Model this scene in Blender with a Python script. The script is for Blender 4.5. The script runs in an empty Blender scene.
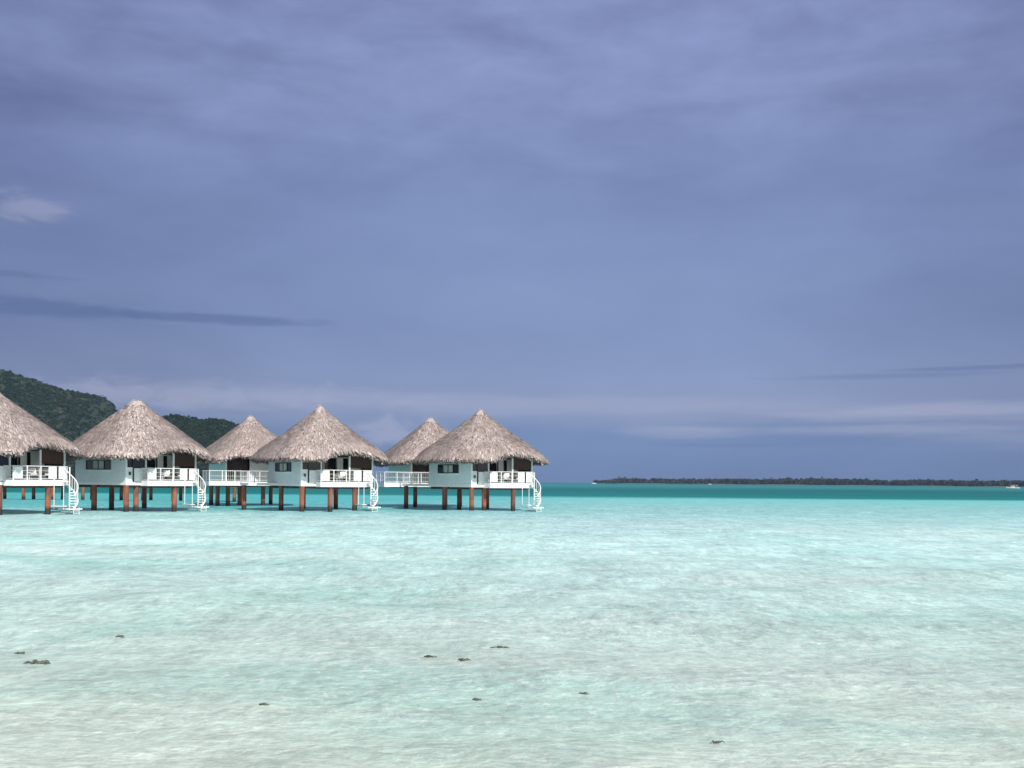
import bpy, math, random
import numpy as np
from mathutils import Vector, Matrix, noise

# ------------------------------------------------------------------ camera, sky, sun, exposure
S = bpy.context.scene
COL = S.collection
R = math.radians
PI = math.pi
CAM_H = 2.5
F = 1000.0                                   # focal length in pixels of the 1024 wide picture

cam_d = bpy.data.cameras.new("camera")
cam = bpy.data.objects.new("camera", cam_d)
COL.objects.link(cam)
cam_d.sensor_width = 36.0
cam_d.lens = F / 1024 * 36.0
cam_d.shift_y = 97.8 / 1024
cam_d.clip_start = 0.1
cam_d.clip_end = 40000
cam.location = (0, 0, CAM_H)
cam.rotation_euler = (Matrix.Rotation(R(90), 4, 'X') @ Matrix.Rotation(R(0.45), 4, 'Z')).to_euler()
S.camera = cam

SUN_AZ = R(-58)        # direction towards the sun, angle from +X
SUN_EL = R(45)
sd = Vector((math.cos(SUN_EL) * math.cos(SUN_AZ), math.cos(SUN_EL) * math.sin(SUN_AZ), math.sin(SUN_EL)))
sun_d = bpy.data.lights.new("sun", 'SUN')
sun_d.energy = 5.0
sun_d.angle = R(0.6)
sun_d.color = (1.0, 0.95, 0.89)
sun = bpy.data.objects.new("sun", sun_d)
COL.objects.link(sun)
sun.rotation_euler = sd.to_track_quat('Z', 'Y').to_euler()
sun.location = (0, 0, 200)

S.view_settings.view_transform = 'Standard'
S.view_settings.look = 'None'
S.view_settings.exposure = 0.0
S.view_settings.gamma = 1.0


def lin(r, g, b):
    f = lambda c: (c / 255 / 12.92) if c / 255 <= 0.04045 else ((c / 255 + 0.055) / 1.055) ** 2.4
    return (f(r), f(g), f(b), 1.0)


class NT:
    """tiny node-tree helper"""
    def __init__(s, tree):
        s.t = tree
        s.N = tree.nodes
        s.L = tree.links

    def set(s, sock, v):
        if isinstance(v, bpy.types.NodeSocket):
            s.L.new(v, sock)
        elif v is not None:
            sock.default_value = v

    def math(s, op, a, b=None, c=None, clamp=False):
        n = s.N.new('ShaderNodeMath'); n.operation = op; n.use_clamp = clamp
        s.set(n.inputs[0], a)
        if b is not None: s.set(n.inputs[1], b)
        if c is not None: s.set(n.inputs[2], c)
        return n.outputs[0]

    def mix(s, f, a, b, mode='MIX'):
        n = s.N.new('ShaderNodeMix'); n.data_type = 'RGBA'; n.blend_type = mode
        n.clamp_factor = True
        s.set(n.inputs[0], f); s.set(n.inputs[6], a); s.set(n.inputs[7], b)
        return n.outputs[2]

    def ramp(s, f, stops, interp='LINEAR'):
        n = s.N.new('ShaderNodeValToRGB'); n.color_ramp.interpolation = interp
        e = n.color_ramp.elements
        while len(e) < len(stops): e.new(0.5)
        for el, (p, c) in zip(e, stops):
            el.position = p
            el.color = c if isinstance(c, tuple) else (c, c, c, 1)
        s.set(n.inputs[0], f)
        return n.outputs[0]

    def maprange(s, v, a, b, c=0.0, d=1.0, kind='SMOOTHSTEP'):
        n = s.N.new('ShaderNodeMapRange'); n.interpolation_type = kind
        s.set(n.inputs[0], v)
        for k, x in zip((1, 2, 3, 4), (a, b, c, d)): n.inputs[k].default_value = x
        return n.outputs[0]

    def combine(s, x, y, z=0.0):
        n = s.N.new('ShaderNodeCombineXYZ')
        s.set(n.inputs[0], x); s.set(n.inputs[1], y); s.set(n.inputs[2], z)
        return n.outputs[0]

    def sep(s, v):
        n = s.N.new('ShaderNodeSeparateXYZ'); s.set(n.inputs[0], v)
        return n.outputs

    def scale(s, v, sc, off=(0, 0, 0)):
        n = s.N.new('ShaderNodeMapping'); s.set(n.inputs[0], v)
        n.inputs['Scale'].default_value = sc; n.inputs['Location'].default_value = off
        return n.outputs[0]

    def noise(s, v, sc, det=4.0, rough=0.55, dist=0.0, lac=2.0):
        n = s.N.new('ShaderNodeTexNoise'); s.set(n.inputs['Vector'], v)
        n.inputs['Scale'].default_value = sc; n.inputs['Detail'].default_value = det
        n.inputs['Roughness'].default_value = rough; n.inputs['Distortion'].default_value = dist
        n.inputs['Lacunarity'].default_value = lac
        return n.outputs[0]

    def coord(s, which='Object'):
        return s.N.new('ShaderNodeTexCoord').outputs[which]

    def pos(s):
        return s.N.new('ShaderNodeNewGeometry').outputs['Position']


# ---- world: Nishita sky behind a wide sheet of slate-blue storm cloud
W = bpy.data.worlds.new("World")
S.world = W
W.use_nodes = True
w = NT(W.node_tree)
w.N.clear()
out = w.N.new('ShaderNodeOutputWorld')
sky = w.N.new('ShaderNodeTexSky')
sky.sky_type = 'NISHITA'
sky.sun_disc = False
sky.sun_elevation = SUN_EL
sky.sun_rotation = R(90) - SUN_AZ
sky.air_density = 1.0; sky.dust_density = 0.8; sky.ozone_density = 2.0
bg1 = w.N.new('ShaderNodeBackground'); bg1.inputs[1].default_value = 0.09
w.L.new(sky.outputs[0], bg1.inputs[0])
d = w.coord('Generated')
x, y, z = w.sep(d)
az = w.math('ARCTAN2', x, y)                       # 0 ahead, + right (radians)
hor = w.math('SQRT', w.math('ADD', w.math('MULTIPLY', x, x), w.math('MULTIPLY', y, y)))
el = w.math('DIVIDE', z, w.math('MAXIMUM', hor, 0.05))   # tangent of elevation: 0..0.48 in the frame
big = w.noise(w.combine(w.math('MULTIPLY', az, 1.6), w.math('MULTIPLY', el, 5.0), 0.3), 1.6, 5, 0.5, 0.6)
wisp = w.noise(w.combine(w.math('MULTIPLY', az, 4.2), w.math('MULTIPLY', el, 11.0), 4.3), 1.8, 7, 0.52, 0.3)
streak = w.noise(w.combine(w.math('MULTIPLY', az, 1.3), w.math('MULTIPLY', el, 30.0), 9.1), 1.5, 5, 0.5, 0.3)
elw = w.math('ADD', el, w.math('MULTIPLY', w.math('SUBTRACT', big, 0.5), 0.05))
elw = w.math('ADD', elw, w.math('MULTIPLY', w.math('SUBTRACT', streak, 0.5), 0.03))
base = w.ramp(w.math('MULTIPLY', elw, 1.6), [
    (0.0, lin(92, 115, 156)), (0.032, lin(96, 120, 164)), (0.075, lin(106, 130, 173)), (0.105, lin(134, 147, 183)),
    (0.16, lin(131, 146, 184)), (0.24, lin(124, 141, 183)), (0.34, lin(125, 143, 186)), (0.47, lin(124, 140, 185)),
    (0.60, lin(130, 144, 188)), (0.74, lin(130, 143, 189)), (1.0, lin(144, 155, 200))])
# broad light and dark patches of the cloud sheet
topm = w.maprange(el, 0.20, 0.42)
mott = w.noise(w.combine(w.math('MULTIPLY', az, 9.0), w.math('MULTIPLY', el, 22.0), 3.1), 1.9, 7, 0.58, 0.4)
patch = w.math('MULTIPLY', w.math('SUBTRACT', wisp, 0.5), w.math('ADD', w.math('MULTIPLY', topm, 0.62), 0.18))
patch = w.math('ADD', patch, w.math('MULTIPLY', w.math('SUBTRACT', big, 0.5), 0.45))
patch = w.math('ADD', patch, w.math('MULTIPLY', w.math('SUBTRACT', mott, 0.5), w.math('MULTIPLY', topm, 0.30)))
# darker towards the left and far right: heavier cloud plus painted-in vignette
side = w.math('ADD', w.maprange(az, -0.56, -0.02, -0.30, 0.03), w.maprange(az, 0.22, 0.52, 0.03, -0.17))
gain = w.math('ADD', w.math('ADD', 1.0, patch), side)
cloud = w.mix(1.0, base, w.combine(gain, gain, w.math('ADD', w.math('MULTIPLY', gain, 0.82), 0.18)), 'MULTIPLY')


def blob(azc, elc, wa, we, lo, hi, warp=0.5, nz=None):
    """soft cloud-shaped mask around an azimuth and elevation"""
    nz = nz if nz is not None else wisp
    a = w.math('DIVIDE', w.math('SUBTRACT', az, azc), wa)
    e = w.math('DIVIDE', w.math('SUBTRACT', el, elc), we)
    r = w.math('SQRT', w.math('ADD', w.math('MULTIPLY', a, a), w.math('MULTIPLY', e, e)))
    r = w.math('ADD', r, w.math('MULTIPLY', w.math('SUBTRACT', nz, 0.5), warp))
    return w.maprange(r, lo, hi, 1.0, 0.0)


fine = w.noise(w.combine(w.math('MULTIPLY', az, 12.0), w.math('MULTIPLY', el, 30.0), 2.2), 1.6, 6, 0.6, 0.8)
wind = w.noise(w.combine(w.math('MULTIPLY', az, 5.0), w.math('MULTIPLY', el, 60.0), 7.7), 1.4, 5, 0.55, 0.4)
DARK = lin(84, 104, 150)
ragged = w.math('ADD', w.math('MULTIPLY', wind, .55), w.math('MULTIPLY', fine, .45))
# dark ragged bank low on the left, thinning into a streak to the right
for a0, e0, wa, we, st in ((-0.45, 0.1535, 0.12, 0.011, 0.7), (-0.30, 0.1545, 0.15, 0.006, 0.6), (-0.49, 0.182, 0.08, 0.004, 0.4)):
    cloud = w.mix(w.math('MULTIPLY', blob(a0, e0, wa, we, 0.35, 1.05, 2.2, ragged), st), cloud, DARK)
for a0, e0, wa, we, st in ((0.44, 0.107, 0.12, 0.003, 0.45), (0.36, 0.102, 0.13, 0.0035, 0.3), (0.21, 0.037, 0.09, 0.003, 0.35)):
    cloud = w.mix(w.math('MULTIPLY', blob(a0, e0, wa, we, 0.3, 1.1, 1.4, wind), st), cloud, DARK)
LIGHT = lin(172, 174, 200)
for a0, e0, wa, we, st in ((-0.452, 0.243, 0.038, 0.016, 0.42),        # small pale puff on the left
                           (-0.12, 0.045, 0.06, 0.022, 0.65),         # pale heap behind the roofs
                           (0.42, 0.068, 0.22, 0.012, 0.6), (0.36, 0.052, 0.20, 0.006, 0.45), (0.47, 0.044, 0.12, 0.012, 0.3), (0.17, 0.05, 0.08, 0.009, 0.42),
                           (-0.30, 0.080, 0.24, 0.016, 0.5), (0.05, 0.078, 0.34, 0.014, 0.4)):
    cloud = w.mix(w.math('MULTIPLY', blob(a0, e0, wa, we, 0.15, 1.1, 2.2 if we > 0.014 else 1.3, fine if we > 0.014 else wind), st), cloud, LIGHT)
bg2 = w.N.new('ShaderNodeBackground'); bg2.inputs[1].default_value = 1.0
w.L.new(cloud, bg2.inputs[0])
cloud = w.mix(w.math('MAXIMUM', w.maprange(el, 0.55, 1.6), w.maprange(y, 0.25, -0.35)), cloud, (.86, .87, .90, 1))  # unseen bright cloud overhead and behind, added to fill the shaded walls
w.L.new(cloud, bg2.inputs[0])
mixs = w.N.new('ShaderNodeMixShader')
# the storm cloud thins out overhead and behind us, where the clear sky comes through
cover = w.math('MULTIPLY', w.maprange(el, 0.7, 2.2, 1.0, 0.35), w.maprange(y, -0.5, 0.1, 0.5, 1.0))
cover = w.math('MULTIPLY', cover, 0.96)
w.set(mixs.inputs[0], cover)
w.L.new(bg1.outputs[0], mixs.inputs[1]); w.L.new(bg2.outputs[0], mixs.inputs[2])
w.L.new(mixs.outputs[0], out.inputs[0])


# ------------------------------------------------------------------ materials
def new_mat(name):
    m = bpy.data.materials.new(name); m.use_nodes = True
    n = NT(m.node_tree)
    p = m.node_tree.nodes['Principled BSDF']
    return m, n, p


def paint(name, c1, c2, sc=3.0, rough=0.5, stretch=(1, 1, 1), bump=0.0, bsc=30, lo=0.35, hi=0.65, metal=0.0):
    m, n, p = new_mat(name)
    v = n.scale(n.coord(), stretch)
    f = n.maprange(n.noise(v, sc, 6, 0.6), lo, hi)
    n.set(p.inputs['Base Color'], n.mix(f, (*c1, 1), (*c2, 1)))
    p.inputs['Roughness'].default_value = rough
    p.inputs['Metallic'].default_value = metal
    if bump:
        b = n.N.new('ShaderNodeBump'); b.inputs['Strength'].default_value = bump; b.inputs['Distance'].default_value = 0.02
        n.set(b.inputs['Height'], n.noise(v, bsc, 4, 0.6)); n.set(p.inputs['Normal'], b.outputs[0])
    return m


M = {}
M['wall'] = paint('painted_boards', (.68, .75, .77), (.75, .80, .81), 1.2, .55, (1, 1, 3))
# horizontal board joints and rain streaks on the blue-grey boards
_m = M['wall']; _n = NT(_m.node_tree); _p = _m.node_tree.nodes['Principled BSDF']
_z = _n.sep(_n.coord())[2]
_fr = _n.math('FRACT', _n.math('MULTIPLY', _z, 5.0))
_g = _n.math('LESS_THAN', _fr, 0.10)
_b = _n.N.new('ShaderNodeBump'); _b.inputs['Strength'].default_value = 0.7; _b.inputs['Distance'].default_value = 0.01
_n.set(_b.inputs['Height'], _n.math('SUBTRACT', 1.0, _g)); _n.set(_p.inputs['Normal'], _b.outputs[0])
M['white'] = paint('white_paint', (.78, .79, .78), (.86, .86, .85), 2.5, .45)
M['metal'] = paint('white_railing_paint', (.68, .70, .70), (.80, .80, .78), 5, .35)
M['pile'] = None
m, n, p = new_mat('piling_paint')
_ps = n.sep(n.pos())
zz = n.math('ADD', _ps[2], n.math('MULTIPLY', n.math('SUBTRACT', n.noise(n.pos(), 3.0, 4), 0.5), 0.3))
rust = n.mix(n.maprange(n.noise(n.scale(n.pos(), (1, 1, .4)), 2.0, 5), .35, .68), (.14, .048, .028, 1), (.33, .105, .055, 1))
n.set(p.inputs['Base Color'], n.ramp(n.maprange(zz, -.1, .9, 0, 1, 'LINEAR'), [(0.0, (.015, .014, .012, 1)), (.42, (.03, .02, .016, 1)), (.62, (.5, .5, .5, 1)), (1, (1, 1, 1, 1))]))
_r = n.ramp(n.maprange(zz, -.1, .9, 0, 1, 'LINEAR'), [(0.0, .0), (.42, .05), (.70, 1.0), (1, 1.0)])
n.set(p.inputs['Base Color'], n.mix(_r, (.022, .018, .014, 1), rust))
p.inputs['Roughness'].default_value = .65
M['pile'] = m
M['deckwood'] = paint('deck_boards', (.30, .25, .21), (.42, .37, .32), 2, .7, (1, 8, 1))
M['beam'] = paint('dark_beam', (.050, .035, .03), (.10, .06, .045), 3, .7)
M['redbeam'] = paint('red_brown_beam', (.17, .06, .04), (.26, .10, .065), 3, .7)
M['brown'] = paint('brown_timber', (.025, .016, .013), (.05, .03, .022), 4, .6, (1, 1, .3))
M['blind'] = paint('reed_blind', (.045, .022, .017), (.085, .042, .03), 6, .8, (1, 1, 12))
M['frame'] = paint('dark_frame', (.025, .022, .022), (.05, .04, .035), 5, .5)
M['curtain'] = paint('curtain_cloth', (.42, .45, .44), (.60, .62, .60), 7, .9, (6, 6, .5))
M['rattan'] = paint('rattan', (.16, .10, .065), (.26, .17, .11), 20, .7)
M['cushion'] = paint('white_cushion', (.70, .70, .69), (.80, .80, .78), 6, .9)
M['lampblack'] = paint('lamp_metal', (.03, .03, .03), (.05, .05, .05), 5, .4)
m, n, p = new_mat('dark_glass')
p.inputs['Base Color'].default_value = (.018, .022, .026, 1); p.inputs['Roughness'].default_value = .06
n.set(p.inputs['Base Color'], n.mix(n.noise(n.coord(), 1.5, 3), (.010, .012, .015, 1), (.035, .035, .036, 1)))
M['glass'] = m


def thatch_mat():
    m, n, p = new_mat('dry_thatch')
    at = n.N.new('ShaderNodeAttribute'); at.attribute_name = 'tint'
    o = n.pos()
    t = at.outputs['Fac']
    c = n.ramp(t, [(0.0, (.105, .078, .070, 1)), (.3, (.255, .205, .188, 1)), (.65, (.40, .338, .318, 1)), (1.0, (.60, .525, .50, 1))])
    blot = n.noise(o, 0.55, 5, .6)
    c = n.mix(n.maprange(blot, .42, .70, 0, .55), c, (.20, .155, .135, 1))
    blot2 = n.noise(n.scale(o, (1, 1, 1), (7, 3, 1)), 1.3, 5, .65)
    c = n.mix(n.maprange(blot2, .52, .75, 0, .5), c, (.47, .42, .40, 1))
    n.set(p.inputs['Base Color'], c)
    p.inputs['Roughness'].default_value = .9
    p.inputs['Specular IOR Level'].default_value = .2
    return m


M['thatch'] = thatch_mat()
M['cap'] = paint('bleached_cap_thatch', (.33, .28, .26), (.46, .40, .38), 5, .9, (1, 1, 1), .5, 12)


# ------------------------------------------------------------------ mesh helpers
class MB:
    def __init__(s): s.v = []; s.f = []

    def add(s, vs, fs):
        o = len(s.v); s.v += [tuple(q) for q in vs]; s.f += [tuple(i + o for i in q) for q in fs]
        return s

    def box(s, x0, x1, y0, y1, z0, z1, T=None, bev=0.0):
        P = [Vector((x, y, z)) for z in (z0, z1) for y in (y0, y1) for x in (x0, x1)]
        if T: P = [T @ q for q in P]
        return s.add(P, [(0, 2, 3, 1), (4, 5, 7, 6), (0, 1, 5, 4), (2, 6, 7, 3), (0, 4, 6, 2), (1, 3, 7, 5)])

    def tube(s, pts, r, n=8, caps=True):
        pts = [Vector(p) for p in pts]
        rings = []
        up = Vector((0, 0, 1))
        for i, p in enumerate(pts):
            a = pts[max(i - 1, 0)]; b = pts[min(i + 1, len(pts) - 1)]
            t = (b - a).normalized()
            u = t.cross(up)
            if u.length < 1e-3: u = t.cross(Vector((1, 0, 0)))
            u.normalize(); v = t.cross(u)
            rr = r[i] if isinstance(r, (list, tuple)) else r
            rings.append([p + (u * math.cos(k * 2 * PI / n) + v * math.sin(k * 2 * PI / n)) * rr for k in range(n)])
        vs = [q for ring in rings for q in ring]; fs = []
        for i in range(len(pts) - 1):
            for k in range(n):
                fs.append((i * n + k, i * n + (k + 1) % n, (i + 1) * n + (k + 1) % n, (i + 1) * n + k))
        if caps:
            fs.append(tuple(range(n - 1, -1, -1))); fs.append(tuple((len(pts) - 1) * n + k for k in range(n)))
        return s.add(vs, fs)

    def build(s, name, mat, parent=None, smooth=False, bevel=0.0):
        me = bpy.data.meshes.new(name)
        me.from_pydata(s.v, [], s.f); me.update()
        if smooth: me.shade_smooth()
        me.materials.append(mat)
        o = bpy.data.objects.new(name, me)
        COL.objects.link(o)
        if parent: o.parent = parent
        if bevel:
            b = o.modifiers.new('bevel', 'BEVEL'); b.width = bevel; b.segments = 2; b.limit_method = 'ANGLE'
        return o


def thing(name, label, cat, loc=(0, 0, 0), rz=0.0, group=None):
    o = bpy.data.objects.new(name, None); COL.objects.link(o)
    o.empty_display_size = 0.3
    o.location = loc; o.rotation_euler = (0, 0, rz)
    o['label'] = label; o['category'] = cat
    if group: o['group'] = group
    return o


def tag(o, label, cat, group=None, kind=None):
    if label: o['label'] = label
    if cat: o['category'] = cat
    if group: o['group'] = group
    if kind: o['kind'] = kind
    return o


def at(px, dist, z=0.0):
    return Vector(((px - 512) / F * dist, dist, z))


# ------------------------------------------------------------------ water and seabed (one sheet each, to the horizon)
def axis(near, far, step, grow):
    vals = [0.0]; s_ = step
    while vals[-1] < far:
        vals.append(vals[-1] + s_)
        if vals[-1] > near: s_ *= grow
    return vals


FAR = 7000.0
ypos = [6.0 + v for v in axis(18, FAR, 0.085, 1.018)]
ypos = [-60.0, -25.0, -8.0, 0.0, 3.0, 5.0] + ypos
ypos[-1] = FAR
xs_ = axis(5.5, FAR, 0.085, 1.03); xs_[-1] = FAR
xpos = [-v for v in xs_[:0:-1]] + xs_
X, Y = np.meshgrid(np.array(xpos), np.array(ypos))
rng = np.random.default_rng(5)
D = np.hypot(X, Y)
H = np.zeros_like(X)
for i in range(46):
    lam = 0.28 * (1.085 ** i)
    th = R(-90) + (1 if i % 2 else -1) * abs(rng.normal(0, 0.7))
    k = 2 * PI / lam
    amp = 0.0042 * lam ** 0.85
    fade = np.clip((lam / (0.05 + np.maximum(D - 3, 0) * 0.018 * 2.2)) - 1.0, 0, 1)
    ph = rng.uniform(0, 2 * PI)
    warp = 0.35 * np.sin(0.31 * X + 0.17 * Y + ph) + 0.3 * np.sin(0.23 * Y - 0.12 * X + 2 * ph)
    env = 0.6 + 0.4 * np.sin(X * 0.13 * (1 + i * .05) + ph * 3) * np.sin(Y * 0.11 * (1 + i * .04) + ph * 5)
    q = np.sin(k * (X * math.cos(th) + Y * math.sin(th)) + ph + warp)
    H += amp * fade * env * (1 - 2 * np.sqrt(np.abs((q - 1) / 2)) if False else (q + 0.35 * (q * q - .5)))
nx, ny = len(xpos), len(ypos)


def grid_mesh(name, Z, mat, smooth=True):
    me = bpy.data.meshes.new(name)
    co = np.stack([X, Y, Z], -1).reshape(-1, 3).astype(np.float32)
    idx = np.arange(nx * ny).reshape(ny, nx)
    q = np.stack([idx[:-1, :-1], idx[:-1, 1:], idx[1:, 1:], idx[1:, :-1]], -1).reshape(-1, 4)
    me.vertices.add(len(co)); me.vertices.foreach_set('co', co.ravel())
    me.loops.add(q.size); me.loops.foreach_set('vertex_index', q.ravel().astype(np.int32))
    me.polygons.add(len(q)); me.polygons.foreach_set('loop_start', np.arange(0, q.size, 4, dtype=np.int32))
    me.polygons.foreach_set('loop_total', np.full(len(q), 4, dtype=np.int32))
    me.update(); me.validate()
    if smooth: me.shade_smooth()
    me.materials.append(mat)
    o = bpy.data.objects.new(name, me); COL.objects.link(o)
    return o


def water_mat():
    m = bpy.data.materials.new('lagoon_water'); m.use_nodes = True
    n = NT(m.node_tree); n.N.clear()
    o = n.N.new('ShaderNodeOutputMaterial')
    P = n.pos(); px, py, pz = n.sep(P)
    # depth regions: shallow sand -> turquoise -> deep teal beyond the drop-off
    wob = n.math('MULTIPLY', n.math('SUBTRACT', n.noise(n.scale(P, (.010, .03, 0)), 1.0, 4, .55), .5), 1.0)
    dist = n.math('MULTIPLY', py, n.math('ADD', 1.0, n.math('MULTIPLY', wob, .16)))
    lg = n.math('DIVIDE', n.math('LOGARITHM', n.math('MAXIMUM', dist, 1.0), 10.0), 4.0)   # 10m .25, 100m .5, 1000m .75

    def L(dd): return math.log10(dd) / 4
    body = n.ramp(lg, [(L(8), (.64, .73, .65, 1)), (L(18), (.53, .73, .68, 1)), (L(34), (.47, .68, .65, 1)),
                       (L(58), (.37, .56, .545, 1)), (L(80), (.27, .50, .49, 1)), (L(105), (.225, .47, .455, 1)),
                       (L(158), (.15, .47, .455, 1)), (L(178), (.006, .165, .155, 1)), (L(350), (.006, .115, .12, 1)),
                       (L(700), (.02, .19, .18, 1)), (L(3000), (.008, .14, .15, 1))])
    # a deeper, bluer channel runs under the bungalows
    chan = n.math('MULTIPLY', n.maprange(n.math('ADD', px, n.math('MULTIPLY', wob, 30)), -18, 14, 1, 0), n.math('MULTIPLY', n.maprange(dist, 70, 92), n.maprange(dist, 150, 180, 1, 0)))
    body = n.mix(n.math('MULTIPLY', chan, .75), body, (.045, .35, .36, 1))
    bands = n.noise(n.scale(P, (.004, .035, 0)), 1.0, 5, .6)
    body = n.mix(n.math('MULTIPLY', n.maprange(bands, .5, .68), n.maprange(py, 180, 260, 0, .5)), body, (.002, .075, .095, 1))
    # paler sandbars and darker grassy patches on the flat
    sandp = n.noise(n.scale(P, (.035, .11, 0)), 1.0, 5, .55)
    body = n.mix(n.math('MULTIPLY', n.maprange(sandp, .45, .68), n.maprange(py, 30, 80, .6, 0)), body, (.56, .655, .605, 1))
    dif = n.N.new('ShaderNodeBsdfDiffuse'); 
    tr = n.N.new('ShaderNodeBsdfTransparent')
    n.set(tr.inputs[0], n.mix(n.maprange(py, 6, 40), (.935, .998, .98, 1), (.84, .985, .965, 1)))
    murk = n.maprange(py, 7, 40, .45, 1.0, 'LINEAR')
    under = n.N.new('ShaderNodeMixShader'); n.set(under.inputs[0], murk)
    n.L.new(tr.outputs[0], under.inputs[1]); n.L.new(dif.outputs[0], under.inputs[2])
    gr_here = 0
    grain = n.noise(n.scale(P, (.55, .26, 1), (2, 7, 0)), 1.0, 9, .78, .2)
    grain2 = n.noise(n.scale(P, (.16, .42, 1), (5, 3, 0)), 1.0, 6, .65, .4)
    gg = n.math('ADD', n.math('MULTIPLY', n.math('SUBTRACT', grain, .5), 1.3), n.math('MULTIPLY', n.math('SUBTRACT', grain2, .5), .5))
    gg = n.math('ADD', 1.0, n.math('MULTIPLY', gg, n.maprange(py, 90, 220, 1.0, .3)))
    wav = n.noise(n.scale(P, (3.0, 1.1, 1), (4, 1, 0)), 1.0, 6, .78, .0)
    wav2 = n.noise(n.scale(P, (5.0, 3.4, 1), (9, 5, 0)), 1.0, 5, .72, .2)
    mid_ = n.math('MULTIPLY', n.maprange(py, 9, 20), n.maprange(py, 80, 150, 1, 0))
    near_ = n.maprange(py, 14, 40, 1, 0)
    gg = n.math('ADD', gg, n.math('MULTIPLY', n.math('MULTIPLY', n.math('SUBTRACT', wav, .5), 1.3), mid_))
    gg = n.math('ADD', gg, n.math('MULTIPLY', n.math('MULTIPLY', n.math('SUBTRACT', wav2, .5), 1.3), near_))  # light and dark of wavelet faces put into the colour as noise
    green = n.noise(n.scale(P, (.10, .22, 1), (1, 9, 0)), 1.0, 5, .6, .5)
    body = n.mix(n.math('MULTIPLY', n.maprange(green, .48, .66), n.maprange(py, 40, 90, .55, 0)), body, (.33, .62, .55, 1))
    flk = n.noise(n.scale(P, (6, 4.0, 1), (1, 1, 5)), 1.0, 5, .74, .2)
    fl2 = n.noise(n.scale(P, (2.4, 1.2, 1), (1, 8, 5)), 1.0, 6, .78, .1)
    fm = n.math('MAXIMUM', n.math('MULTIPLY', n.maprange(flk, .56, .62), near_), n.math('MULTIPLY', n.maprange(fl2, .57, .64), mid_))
    body = n.mix(n.math('MULTIPLY', fm, .6), body, (.88, .90, .87, 1))  # white flecks painted in for crisp caustic lines and sparkle
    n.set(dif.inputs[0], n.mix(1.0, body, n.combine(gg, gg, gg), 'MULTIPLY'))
    h1 = n.noise(n.scale(P, (1.0, 1.2, 1)), 3.4, 5, .62, .5)
    h2 = n.noise(n.scale(P, (1.0, 1.4, 1), (3, 5, 0)), .9, 5, .62, .5)
    h3 = n.noise(n.scale(P, (.8, 1.3, 1), (8, 2, 0)), .25, 5, .65, .3)
    h = n.math('ADD', n.math('ADD', n.math('MULTIPLY', h1, .13), n.math('MULTIPLY', h2, .38)), n.math('MULTIPLY', h3, .9))
    h = n.math('ADD', h, n.math('ADD', n.math('MULTIPLY', n.math('MULTIPLY', wav, mid_), .30), n.math('MULTIPLY', n.math('MULTIPLY', wav2, near_), .12)))
    bd = n.N.new('ShaderNodeBump'); bd.inputs['Distance'].default_value = 1.0; bd.inputs['Strength'].default_value = .35
    n.set(bd.inputs['Height'], h); n.L.new(bd.outputs[0], dif.inputs['Normal'])
    b = n.N.new('ShaderNodeBump'); b.inputs['Distance'].default_value = 1.0; b.inputs['Strength'].default_value = .8
    n.set(b.inputs['Height'], h)
    gl = n.N.new('ShaderNodeBsdfGlossy'); gl.inputs['Roughness'].default_value = .12
    gl.inputs[0].default_value = (1, 1, 1, 1)
    n.L.new(b.outputs[0], gl.inputs['Normal'])
    fr = n.N.new('ShaderNodeFresnel'); fr.inputs[0].default_value = 1.33
    n.L.new(b.outputs[0], fr.inputs['Normal'])
    fac = n.math('MULTIPLY', fr.outputs[0], n.maprange(py, 90, 200, .6, .34))
    top = n.N.new('ShaderNodeMixShader'); n.set(top.inputs[0], fac)
    n.L.new(under.outputs[0], top.inputs[1]); n.L.new(gl.outputs[0], top.inputs[2])
    n.L.new(top.outputs[0], o.inputs[0])
    return m


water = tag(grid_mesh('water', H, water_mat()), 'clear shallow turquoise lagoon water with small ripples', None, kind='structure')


def sand_mat():
    m, n, p = new_mat('lagoon_sand')
    P = n.pos()
    a = n.noise(n.scale(P, (.35, .8, 1)), 1.0, 6, .6)
    c = n.ramp(a, [(.3, (.58, .56, .50, 1)), (.5, (.70, .69, .63, 1)), (.7, (.80, .80, .75, 1))])
    caustic = n.math('ABSOLUTE', n.math('SUBTRACT', n.noise(n.scale(P, (1, 1, 1), (2, 2, 2)), 1.5, 3, .5, 1.4), .5))
    c = n.mix(n.maprange(caustic, .0, .035, .75, 0), c, (.86, .86, .82, 1))  # pale net of sunlight caustics painted into the sand colour
    g = n.noise(n.scale(P, (1, 1, 1), (4, 9, 2)), 2.2, 5, .65)
    c = n.mix(n.maprange(g, .58, .72, 0, .6), c, (.36, .40, .37, 1))
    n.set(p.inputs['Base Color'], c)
    p.inputs['Roughness'].default_value = .95; p.inputs['Specular IOR Level'].default_value = .1
    # ripple ridges in the sand
    wv = n.noise(n.scale(P, (1, 1, 1)), 1.2, 3, .5, 1.2)
    rid = n.math('SQRT', n.math('ADD', n.math('POWER', n.math('SUBTRACT', wv, .5), 2.0), .004))
    wv2 = n.noise(n.scale(P, (1, 1.3, 1), (5, 1, 3)), 2.6, 3, .5, 1.0)
    rid2 = n.math('SQRT', n.math('ADD', n.math('POWER', n.math('SUBTRACT', wv2, .5), 2.0), .004))
    hh = n.math('ADD', n.math('MULTIPLY', rid, -1.0), n.math('MULTIPLY', rid2, -.6))
    b = n.N.new('ShaderNodeBump'); b.inputs['Strength'].default_value = .7; b.inputs['Distance'].default_value = .5
    n.set(b.inputs['Height'], hh); n.set(p.inputs['Normal'], b.outputs[0])
    return m


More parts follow.
